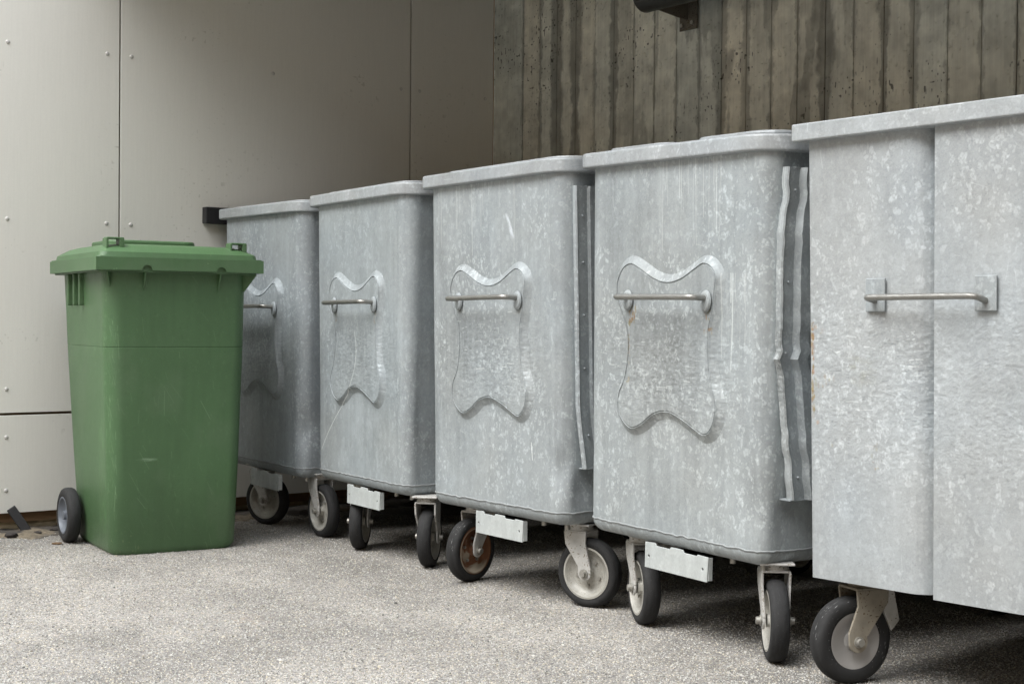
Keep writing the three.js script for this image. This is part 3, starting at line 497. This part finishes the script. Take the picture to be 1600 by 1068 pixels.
roundContainer({
  label: 'third metal container from the cladding wall, its left caster hub rusty brown', seed: 3, pose: { s: -3.927, z: -2.6053, yaw: -0.0158, dy: 0.0025, ro: 0.0039 }, handleY: 0.891,
  map: galv(103, { worn: 0.28, fleck: 1.15 }, (g, X, Y, r) => { scuffs(g, X, Y, r, -0.17, 0.15, 0.62, 0.86, 70, 0.7); scuffs(g, X, Y, r, -0.34, 0.3, 0.55, 0.9, 30, 0.4); for (let i = 0; i < 70; i++) { const q = r() - 0.5; g.fillStyle = `rgba(225,232,240,${0.04 + 0.1 * r()})`; g.beginPath(); g.ellipse(X(0.1 + 0.03 * q + 0.012 * (r() - 0.5)), Y(1.1 - 0.07 * q), 2 + 4 * r(), 4 + 10 * r(), -0.5, 0, 7); g.fill(); } g.strokeStyle = 'rgba(240,244,244,0.8)'; g.lineWidth = 2.2; g.beginPath(); g.moveTo(X(0.2), Y(0.47)); g.lineTo(X(0.205), Y(0.42)); g.stroke(); drips(g, X, Y, r, -0.3, 0.3, 1.24, 12); }),
  dents: [[0.34, 0.4, 0.035, 0.06, 0.012], [0.42, 0.34, 0.04, 0.05, 0.008], [-0.22, 0.36, 0.05, 0.05, 0.003]], pads: [[-0.31, 0.355, 0.016, 0.009, 0.08]],
  wheels: [[0.088 - N0, -0.095, -0.86, { rusty: true, back: true, worn: true, spin: 0.3 }], [0.625 - N0, -0.15, 0.53, { spin: 0.9 }]],
  guard: straightGuard((y) => [0.004 + 0.004 * sstep(0.55, 0.4, y), lerp(0.03, 0.046, clamp((y - 0.58) / 0.6)) - 0.022 * clamp((0.58 - y) / 0.17), 0.012]), rib: 0.006, rivets: [1.12, 0.99, 0.84, 0.69, 0.5],
});
roundContainer({
  label: 'metal container with rust stains under its handle and a crumpled side guard', seed: 4, pose: { s: -3.161, z: -2.6182, yaw: -0.0413, dy: 0.007, ro: -0.0156 }, handleY: 0.889,
  map: galv(104, { worn: 0.28, fleck: 1.05, base: [0.375, 0.395, 0.398] }, (g, X, Y, r) => { scuffs(g, X, Y, r, -0.15, 0.16, 0.6, 0.84, 80, 0.5); scuffs(g, X, Y, r, -0.34, -0.17, 0.68, 0.86, 36, 0.6); rust(g, X, Y, r, -0.135, 0.868, 0.03, 0.05, 40, 0.5); rust(g, X, Y, r, -0.15, 0.8, 0.012, 0.14, 24, 0.3); rust(g, X, Y, r, 0.158, 0.862, 0.03, 0.06, 30, 0.35); drips(g, X, Y, r, -0.05, 0.2, 1.245, 26); drips(g, X, Y, r, 0.2, 0.3, 0.95, 10); }),
  dents: [[-0.3, 0.48, 0.05, 0.05, 0.003], [0.33, 0.38, 0.04, 0.06, 0.006], [0.44, 0.36, 0.05, 0.06, 0.008]], pads: [[-0.31, -0.02, 0.016, 0.011, 0.06], [0.04, 0.36, 0.016, 0.012, 0.08]],
  wheels: [[0.128 - N0, -0.1, 1.3, { spin: 0.2 }], [0.65 - N0, -0.085, 1.42, { spin: 2 }]],
  guard: straightGuard((y) => { const k1 = Math.exp(-Math.pow((y - 1.03) / 0.03, 2)), k2 = Math.exp(-Math.pow((y - 0.73) / 0.012, 2)), low = sstep(0.75, 0.72, y); const bend = [[1.21, 0.03], [1.13, 0.034], [1.05, 0.05], [1.025, 0.047], [0.9, 0.045], [0.765, 0.044], [0.745, 0.052], [0.715, 0.04], [0.6, 0.026], [0.4, 0.0]]; let f = 0; for (let i = 0; i + 1 < bend.length; i++) if (y <= bend[i][0] && y >= bend[i + 1][0]) f = lerp(bend[i + 1][1], bend[i][1], (y - bend[i + 1][0]) / (bend[i][0] - bend[i + 1][0])); return [0.004 + 0.004 * sstep(0.7, 0.42, y) + 0.005 * (hash(Math.round(y * 30), 3, 3) - 0.5), f + 0.006 * (hash(Math.round(y * 24), 2, 9) - 0.5), 0.016 + 0.004 * k1 - 0.005 * k2]; }), rib: 0.018, rivets: [1.15, 0.93, 0.76, 0.46],
});

// ------------------------------------------------------------------ the near container: flat two-part front
{
  const t = container({ label: 'nearest metal container at right, two-part flat front with a straight handle', tc: 0.335, pose: { s: -2.334, z: -2.5983, yaw: 0.0463, dy: -0.0006, ro: 0.0059 } });
  const W5 = 0.68, H5 = W5 / 2, map = galv(105, { fleck: 0.85, streak: 0.35, cloud: 0.8, base: [0.41, 0.425, 0.43] }, (g, X, Y, r) => {
    scuffs(g, X, Y, r, -0.3, 0.0, 0.6, 0.82, 120, 0.5); scuffs(g, X, Y, r, -0.1, 0.0, 0.68, 0.83, 40, 0.7); rust(g, X, Y, r, -0.335, 0.83, 0.008, 0.22, 110, 0.5); rust(g, X, Y, r, -0.3, 0.84, 0.06, 0.3, 26, 0.22); rust(g, X, Y, r, -0.16, 0.56, 0.03, 0.06, 14, 0.2);
    for (let i = 0; i < 40; i++) { g.fillStyle = `rgba(120,120,104,${0.12 * r()})`; g.beginPath(); g.ellipse(X(-0.19 + 0.07 * (r() - 0.5)), Y(0.72 + 0.06 * (r() - 0.5)), 3 + 9 * r(), 3 + 6 * r(), 0, 0, 7); g.fill(); }
  });
  const M = galvMat(map, galvBumpRight, 0.0017);
  const plan = (pts, y0, y1, taper, l0 = pts[0][0]) => { // folded sheet, front outline in (x, z), closed round the back
    const pos = [], uv = [], idx = [], rows = 40;
    for (let j = 0; j <= rows; j++) { const y = lerp(y0, y1, j / rows); let l = l0; pts.forEach(([x, z], i) => { if (i) l += Math.hypot(x - pts[i - 1][0], z - pts[i - 1][1]); pos.push(x * (1 - taper * (1 - j / rows)), y, z - 0.008 * (1 - j / rows)); uv.push(l, y); }); }
    const n = pts.length; for (let j = 0; j < rows; j++) for (let i = 0; i + 1 < n; i++) { const a = j * n + i, b = a + 1, c = a + n, d = c + 1; idx.push(a, b, d, a, d, c); }
    const g = new THREE.BufferGeometry(); g.setAttribute('position', new THREE.Float32BufferAttribute(pos, 3)); g.setAttribute('uv', new THREE.Float32BufferAttribute(uv, 2)); g.setIndex(idx); return toCreasedNormals(g, 0.6);
  };
  const sweep = []; for (let i = 0; i <= 8; i++) { const a = (i / 8) * 1.05; sweep.push([-0.062 + 0.055 * Math.sin(a), -0.055 * (1 - Math.cos(a))]); }
  const leftFront = [[-H5, 0]]; for (let i = 1; i < 14; i++) leftFront.push([lerp(-H5, -0.062, i / 14), 0]);
  mesh('body', merge([plan([[-H5 + 0.001, -BD], [-H5, -0.6], [-H5, -0.004], [-H5 + 0.0012, -0.0012], [-H5 + 0.004, 0]].concat(leftFront.slice(1), sweep, [[0.002, -0.045]]), YB, YT + 0.02, 0.04, -H5 - BD), plan([[0.004, -0.06], [0.005, 0.002], [0.0065, 0.0045], [0.009, 0.005], [0.12, 0.005], [0.24, 0.005], [H5 - 0.004, 0.005], [H5, 0.001], [H5, -0.6], [H5, -BD], [-H5, -BD]], YB - 0.004, YT + 0.02, 0.035),
    box(W5 - 0.05, 0.004, BD - 0.05, 0, YB + 0.02, -BD / 2 - 0.01)]), M, t);
  const lm = galvMat(galv(212, { fleck: 0.5, streak: 0.3, base: [0.45, 0.465, 0.47] }, (g, X, Y, r) => scuffs(g, X, Y, r, -0.45, 0.65, 0.2, 1.3, 200, 0.5)), galvBump, 0.002);
  const lid = mesh('lid', slab(roundedRect(-H5 - 0.032, -0.026, H5 + 0.032, BD + 0.02, 0.008), 1.249, 1.289, 0.0035), lm, t);
  mesh('lid_panel', slab(roundedRect(-H5 + 0.02, 0.03, H5 - 0.02, BD - 0.04, 0.03), 1.2895, 1.295, 0.002), lm, lid);
  const bx = [-0.145, 0.136], hy = 0.891;
  const hd = mesh('handle', rod([[bx[0], hy - 0.012, 0.004], [bx[0], hy - 0.006, 0.042], [bx[1], hy - 0.006, 0.047], [bx[1], hy - 0.016, 0.008]], 0.0072, 0.016), steelMat, t);
  for (const [i, x] of bx.entries()) mesh('handle_plate', box(0.052, 0.074, 0.005, x, hy, 0.003 + (i ? 0.005 : 0), 0.002), zincMat, hd);
  const tilt = t.userData.tilt, tc = 0.335;
  const place = (lx, lz, al, o) => caster(t, tilt, lx, lz, wheelTurn(t, lx, lz, al), o);
  const c1 = place(0.078 - tc, -0.06, -0.6, { big: true, worn: true });
  place(0.62 - tc, -0.1, -0.5, { big: true, worn: true });
  place(-0.22, -BD + 0.12, 0.4, { big: true }); place(0.24, -BD + 0.12, 1.2, { big: true });
  const lev = new THREE.Shape(); lev.moveTo(-0.014, 0.03); lev.lineTo(0.012, 0.034); lev.lineTo(0.028, -0.04); lev.lineTo(0.008, -0.062); lev.lineTo(-0.012, -0.02);
  const lv = mesh('brake_pedal', boxUV(new THREE.ExtrudeGeometry(lev, { depth: 0.006, bevelEnabled: true, bevelSize: 0.001, bevelThickness: 0.001, bevelSegments: 1 })), forkMat, c1); lv.position.set(0.052, -0.035, 0.02);
  mesh('rubber_stop', box(0.02, 0.045, 0.03, 0.08, -0.005, -0.03, 0.004), mat(rgb(0.12, 0.06, 0.03), 0.8), c1);
  // unseen container added past the right edge to keep the ground there dark
  const next = t.clone(); next.name = numbered('metal_container'); next.position.x += 0.73; next.position.z += 0.02; next.rotation.y = 0.01; next.userData = { label: 'unseen metal container added beyond the right edge, next to the nearest one', category: 'container', group: 'grey metal waste containers' }; scene.add(next);
}

// ------------------------------------------------------------------ green wheelie bin
{
  const t = thing('wheelie_bin', 'green plastic two-wheeled rubbish bin with a closed lid against the cladding', 'wheelie bin');
  t.position.set(-4.894, 0, -2.168); t.scale.set(1.012, 1, 1); t.rotation.y = THREE.MathUtils.degToRad(84);
  const greenMap = (seed, marks) => canvasTex(1024, 1024, (u, v) => {
    const a = fbm(u, v, 5, 5, 5, seed) - 0.5, b = vnoise(u * 500, v * 500, 500, 500, seed + 3) - 0.5, c = fbm(u, v, 60, 6, 3, seed + 4) - 0.5, L = 1 + 0.28 * a + 0.1 * b + 0.14 * c, dust = 0.1 * sstep(0.45, 0.75, fbm(u, v, 12, 8, 4, seed + 5));
    return [lerp(0.064 * L, 0.17, dust), lerp(0.13 * L, 0.21, dust), lerp(0.056 * L, 0.15, dust)];
  }, marks);
  const X = (x) => ((x + 0.75) / 1.1) * 1024, Y = (y) => 1024 - (y / 1.1) * 1024;
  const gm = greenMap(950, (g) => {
    const r = rng(44);
    for (let i = 0; i < 2600; i++) { const x = -0.75 + 0.5 * r(), y = 0.02 + 0.97 * r(); g.fillStyle = `rgba(168,196,158,${0.03 + 0.1 * r() * r()})`; g.beginPath(); g.ellipse(X(x), Y(y), 1 + 6 * r() * r(), 2 + 16 * r() * r(), 0.2 * (r() - 0.5), 0, 7); g.fill(); }  // left side: chalky mottling, also painting in the brighter light on that face
    for (let i = 0; i < 240; i++) { const x = -0.33 + 0.12 * r(), y = 0.15 + 0.7 * r(), l = 0.01 + 0.09 * r() * r(), a = -1.2 - r() * 0.5; g.strokeStyle = `rgba(205,225,195,${0.06 + 0.28 * r() * r()})`; g.lineWidth = 0.6 + r(); g.beginPath(); g.moveTo(X(x), Y(y)); g.lineTo(X(x + Math.cos(a) * l), Y(y + Math.sin(a) * l)); g.stroke(); }
    for (let i = 0; i < 1500; i++) { const x = -0.24 + 0.5 * r(), y = 0.99 * r(); g.fillStyle = r() < 0.5 ? `rgba(40,60,34,${0.1 * r()})` : `rgba(130,160,120,${0.1 * r()})`; g.beginPath(); g.ellipse(X(x), Y(y), 1 + 5 * r() * r(), 1 + 9 * r() * r(), 0, 0, 7); g.fill(); }
    for (let i = 0; i < 160; i++) { const x = -0.75 + 1.1 * r(), y = r() * 1.0, l = 0.02 + 0.08 * r() * r(), a = -0.9 - r() * 0.8; g.strokeStyle = `rgba(190,215,180,${0.08 + 0.2 * r() * r()})`; g.lineWidth = 0.7 + r(); g.beginPath(); g.moveTo(X(x), Y(y)); g.lineTo(X(x + Math.cos(a) * l), Y(y + Math.sin(a) * l)); g.stroke(); }
    for (let i = 0; i < 60; i++) { const x = -0.3 + 0.07 * (r() - 0.5), y = 0.06 + 0.42 * r(); g.fillStyle = `rgba(105,165,95,${0.14 * r()})`; g.beginPath(); g.ellipse(X(x), Y(y), 3 + 7 * r(), 10 + 30 * r(), 0, 0, 7); g.fill(); }
    for (let i = 0; i < 220; i++) { const x = -0.75 + 0.62 * r(), y = 0.16 * r() * r(); g.fillStyle = `rgba(178,172,128,${0.25 * r()})`; g.beginPath(); g.ellipse(X(x), Y(y), 0.8 + 2 * r(), 1 + 4 * r(), 0, 0, 7); g.fill(); }
    for (let i = 0; i < 16; i++) { g.fillStyle = `rgba(170,190,170,${0.2 * r()})`; g.beginPath(); g.ellipse(X(-0.13 + 0.05 * r()), Y(0.325 + 0.012 * r()), 8 + 16 * r(), 1 + 3 * r(), 0, 0, 7); g.fill(); }
  });
  const plasticBump = { bumpMap: scaled(groundBump, 3), bumpScale: 0.0006 };
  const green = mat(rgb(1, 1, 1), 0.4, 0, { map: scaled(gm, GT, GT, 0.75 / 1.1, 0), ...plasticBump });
  const lidTex = greenMap(960, (g) => { const r = rng(45); for (let i = 0; i < 260; i++) { g.fillStyle = `rgba(215,220,190,${0.4 * r() * r()})`; g.beginPath(); g.ellipse(r() * 1024, r() * 1024, 0.8 + 4 * r() * r(), 0.8 + 2 * r(), 0, 0, 7); g.fill(); } });
  const greenLid = mat(rgb(1.05, 1.05, 1.05), 0.42, 0, { map: scaled(lidTex, GT), ...plasticBump });
  // body: rounded-rectangle sections from floor to rim
  const secs = [[0.004, 0.216, -0.006, -0.46, 0.05], [0.0, 0.212, -0.01, -0.45, 0.05], [0.02, 0.226, 0.0, -0.475, 0.05], [0.3, 0.238, 0.004, -0.51, 0.052], [0.6, 0.2475, 0.009, -0.55, 0.054], [0.7225, 0.2515, 0.011, -0.565, 0.055], [0.7237, 0.2503, 0.0098, -0.564, 0.055], [0.7253, 0.2503, 0.0098, -0.564, 0.055], [0.7265, 0.2516, 0.0111, -0.5655, 0.055], [0.85, 0.2535, 0.011, -0.58, 0.055], [0.985, 0.257, 0.013, -0.595, 0.055]];
  const plan = (hw, z1, z0, r) => { const o = [], arc = (cx, cz, a0) => { for (let i = 0; i <= 8; i++) { const a = a0 - (i / 8) * Math.PI / 2; o.push([cx + r * Math.cos(a), cz + r * Math.sin(a)]); } };
    o.push([0, z0]); arc(-hw + r, z0 + r, -Math.PI / 2); for (let i = 1; i < 4; i++) o.push([-hw, lerp(z0 + r, z1 - r, i / 4)]); arc(-hw + r, z1 - r, -Math.PI); for (let i = 1; i < 8; i++) o.push([lerp(-hw + r, hw - r, i / 8), z1]); arc(hw - r, z1 - r, -Math.PI * 1.5); arc(hw - r, z0 + r, 0); o.push([0, z0]); return o; };
  const loft = (list, cap, crease = 0.6) => { // list of [y, ring]
    const n = list[0][1].length, pos = [], uv = [], idx = [];
    for (const [y, o] of list) { const acc = [0]; for (let i = 1; i < n; i++) acc.push(acc[i - 1] + Math.hypot(o[i][0] - o[i - 1][0], o[i][1] - o[i - 1][1])); const mid = acc[Math.floor(n * 0.53)]; o.forEach(([x, z], i) => { pos.push(x, y, z); uv.push(acc[i] - mid, y); }); }
    for (let j = 0; j + 1 < list.length; j++) for (let i = 0; i + 1 < n; i++) { const a = j * n + i, b = a + 1, c = a + n, d = c + 1; idx.push(a, b, d, a, d, c); }
    if (cap) { const e = list[cap > 0 ? list.length - 1 : 0], k = (cap > 0 ? list.length - 1 : 0) * n, cz = (Math.min(...e[1].map((q) => q[1])) + Math.max(...e[1].map((q) => q[1]))) / 2, c0 = pos.length / 3; pos.push(0, e[0], cz); uv.push(0, 0); for (let i = 0; i + 1 < n; i++) cap > 0 ? idx.push(c0, k + i, k + i + 1) : idx.push(c0, k + i + 1, k + i); }
    const g = new THREE.BufferGeometry(); g.setAttribute('position', new THREE.Float32BufferAttribute(pos, 3)); g.setAttribute('uv', new THREE.Float32BufferAttribute(uv, 2)); g.setIndex(idx); return toCreasedNormals(g, crease);
  };
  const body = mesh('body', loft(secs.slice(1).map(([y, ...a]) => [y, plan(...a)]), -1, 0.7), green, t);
  // rim under the lid, with corner gussets and comb wedges
  const rim = loft([[0.985, plan(0.257, 0.013, -0.595, 0.055)], [0.985, plan(0.283, 0.04, -0.61, 0.03)], [1.01, plan(0.284, 0.041, -0.61, 0.03)]], 1);
  const wedge = (w) => { const s = new THREE.Shape(); s.moveTo(0, 0); s.lineTo(0.032, 0); s.lineTo(0.003, -0.062); s.lineTo(0, -0.062); const g = new THREE.ExtrudeGeometry(s, { depth: w, bevelEnabled: false }); g.translate(0, 0, -w / 2); return g; };
  const wf = (x, z, a, w, k = 1) => boxUV(wedge(w).scale(k, 1, 1).rotateY(a).translate(x, 0.986, z));
  mesh('rim', merge([rim, wf(-0.232, -0.012, -Math.PI / 2 - 0.55, 0.006, 1.5), wf(0.24, -0.004, -Math.PI / 2 + 0.75, 0.006, 1.7), wf(-0.125, 0.012, -Math.PI / 2, 0.005), wf(0.142, 0.012, -Math.PI / 2, 0.005)]), green, body);
  for (const z of [-0.44, -0.36, -0.28]) mesh('grip_rib', box(0.02, 0.115, 0.014, -0.262, 0.928, z, 0.004), green, body);
  mesh('rear_handle', rod([[-0.2, 1.0, -0.59], [-0.2, 1.01, -0.655], [0.2, 1.01, -0.655], [0.2, 1.0, -0.59]], 0.014, 0.03), green, body);
  // lid: skirt with two notches, step, domed top
  const lid = mesh('lid', loft([[1.034, plan(0.297, 0.052, -0.6, 0.022)], [1.0385, plan(0.296, 0.051, -0.6, 0.022)], [1.039, plan(0.284, 0.038, -0.59, 0.03)], [1.054, plan(0.282, 0.034, -0.586, 0.034)], [1.058, plan(0.276, 0.028, -0.58, 0.036)], [1.076, plan(0.25, -0.004, -0.55, 0.05)], [1.084, plan(0.225, -0.04, -0.52, 0.06)], [1.089, plan(0.17, -0.12, -0.48, 0.07)], [1.092, plan(0.05, -0.25, -0.36, 0.04)]], 1, 0.35), greenLid, t);
  const sk = new THREE.Shape(); sk.moveTo(-0.297, 0); sk.lineTo(-0.141, 0.002); sk.absarc(-0.123, 0.002, 0.018, Math.PI, 0, true); sk.lineTo(0.125, 0.002); sk.absarc(0.142, 0.002, 0.017, Math.PI, 0, true); sk.lineTo(0.297, 0); sk.lineTo(0.297, 0.045); sk.lineTo(-0.297, 0.045);
  const front = new THREE.ExtrudeGeometry(sk, { depth: 0.004, bevelEnabled: false, curveSegments: 10 }); front.translate(0, 0.99, 0.048);
  mesh('lid_skirt', merge([boxUV(front), box(0.004, 0.045, 0.65, -0.2955, 1.0125, -0.275), box(0.004, 0.045, 0.65, 0.2955, 1.0125, -0.275), box(0.59, 0.045, 0.004, 0, 1.0125, -0.598)]), greenLid, lid);
  mesh('lid_ridge', slab(roundedRect(-0.18, 0.2, 0.14, 0.5, 0.05), 1.084, 1.108, 0.008), greenLid, lid);
  for (const [x, k] of [[-0.222, 1], [0.218, 0.85]]) { // square lugs
    const w = 0.05, h = 0.036 * k, z = -0.02;
    mesh('lid_lug', merge([box(0.008, h, 0.05, x - w / 2, 1.066 + h / 2, z, 0.002), box(0.016, h, 0.05, x + w / 2, 1.066 + h / 2, z, 0.002), box(w + 0.008, 0.006, 0.05, x + 0.003, 1.066 + h, z, 0.002)]), greenLid, lid);
  }
  // wheels on the rear axle
  const ty = tyreGeo(0.1, 0.066, 0.046), rm = rimGeo(0.066, 0.046, false);
  mesh('axle', new THREE.CylinderGeometry(0.011, 0.011, 0.54, 14).rotateZ(Math.PI / 2).translate(0, 0.1, -0.41), boltMat, t);
  for (const k of [-1, 1]) { const w = mesh('wheel', ty, rubberMat, t); w.position.set(k * 0.27, 0.1, -0.41); w.rotation.y = k * Math.PI / 2; mesh('hub', rm, mat(rgb(0.13, 0.145, 0.17), 0.5, 0.1), w); }
}

// ------------------------------------------------------------------ litter and grit
{
  // damp soil along the foot of the cladding
  const g = new THREE.PlaneGeometry(0.34, 5, 40, 420); g.rotateX(-Math.PI / 2); const p = g.attributes.position;
  for (let i = 0; i < p.count; i++) { const u = p.getX(i) / 0.34 + 0.5, v = p.getZ(i) / 5 + 0.5, edge = 1 - sstep(0.45, 0.95, u + 0.5 * (fbm(0.3, v, 4, 60, 3, 980) - 0.5)); p.setY(i, -0.006 + edge * (0.004 + 0.02 * fbm(u, v, 8, 110, 4, 981))); }
  g.translate(WALL_X + 0.13, 0, -1.2); g.computeVertexNormals(); const uv = g.attributes.uv; for (let i = 0; i < p.count; i++) uv.setXY(i, p.getX(i), p.getZ(i));
  const soil = canvasTex(512, 512, (u, v) => { const b = fbm(u, v, 40, 40, 3, 985), c = fbm(u, v, 6, 6, 4, 986), k = sstep(0.48, 0.62, c), e = voronoi(u, v, 60, 60, 987).id; const L = 0.5 + b * 0.7 + 0.4 * (e - 0.5); return [lerp(0.06, 0.17, k) * L, lerp(0.052, 0.14, k) * L, lerp(0.044, 0.1, k) * L]; });
  structure(mesh('soil', g, mat(rgb(1, 1, 1), 0.95, 0, { map: scaled(soil, 2) })));
}
{
  const clodMat = mat(rgb(0.035, 0.03, 0.027), 0.95), r = rng(12);
  const spots = [[-5.55, -1.80, 0.014, 'dark clod of earth at the left edge beneath the cladding'], [-5.57, -1.905, 0.009, 'small dark clod of earth between the cladding and the bin wheel'], [-5.62, -1.985, 0.009, 'small dark clod close under the cladding edge'], [-5.3, -1.885, 0.011, 'brown scrap of leaf litter in front of the bin wheel']];
  spots.forEach(([x, z, q, label], i) => { const m = mesh(i === 3 ? 'leaf_scrap' : 'earth_clod', jitterVerts(new THREE.IcosahedronGeometry(q, 2), q * 0.5, 60 + i), i === 3 ? mat(rgb(0.12, 0.075, 0.04), 0.9) : clodMat); m.scale.set(1.5, i === 3 ? 0.35 : 0.8, 1.8); m.position.set(x, q * (i === 3 ? 0.3 : 0.75), z); m.rotation.y = r() * 6; tag(m, label, i === 3 ? 'leaf' : 'clod', i === 3 ? undefined : 'bits of earth by the wall'); });
  const s = thing('metal_strap', 'dark flat strap leaning out from under the cladding at far left', 'strap');
  const st = mesh('strap', box(0.012, 0.12, 0.035, 0, 0, 0, 0.003), mat(rgb(0.03, 0.03, 0.032), 0.6, 0.2), s); st.position.set(-5.67, 0.045, -1.87); st.rotation.set(0.55, 0, 0.2);
}
{
  const geo = new THREE.IcosahedronGeometry(1, 0), r = rng(2024), N = 90000;
  const im = new THREE.InstancedMesh(geo, mat(rgb(1, 1, 1), 0.9), N), m = new THREE.Matrix4(), q = new THREE.Quaternion(), e = new THREE.Euler(), c = new THREE.Color();
  let n = 0;
  const F = [-0.8022, -0.597], Rt = [0.597, -0.8022];
  while (n < N) {
    const d = 3.1 + 3.2 * Math.pow(r(), 1.15), k = (r() - 0.5) * 0.8 * d, x = F[0] * d + Rt[0] * k, z = F[1] * d + Rt[1] * k;
    if (x < -5.6 || z < -3.6) continue;
    const s = 0.0013 + 0.0019 * r() * r() + (r() < 0.01 ? 0.002 : 0);
    e.set(r() * 6, r() * 6, r() * 6); q.setFromEuler(e);
    m.compose(new THREE.Vector3(x, s * 0.1, z), q, new THREE.Vector3(s * (0.8 + 0.6 * r()), s * 0.8, s * (0.8 + 0.6 * r()))); im.setMatrixAt(n, m);
    const t = r(), L = t < 0.14 ? 0.1 + 0.08 * r() : 0.24 + 0.26 * r(), w = r() < 0.2 ? 0.12 : 0.02;
    c.setRGB(L * (1 + w), L * (1 + w * 0.2), L * (0.96 - w)); im.setColorAt(n, c); n++;
  }
  im.name = 'loose_grit'; im.userData = { kind: 'stuff', label: 'fine pale grit scattered over the worn asphalt', category: 'grit' }; shade(im); scene.add(im);
}
renderer.render(scene, camera);
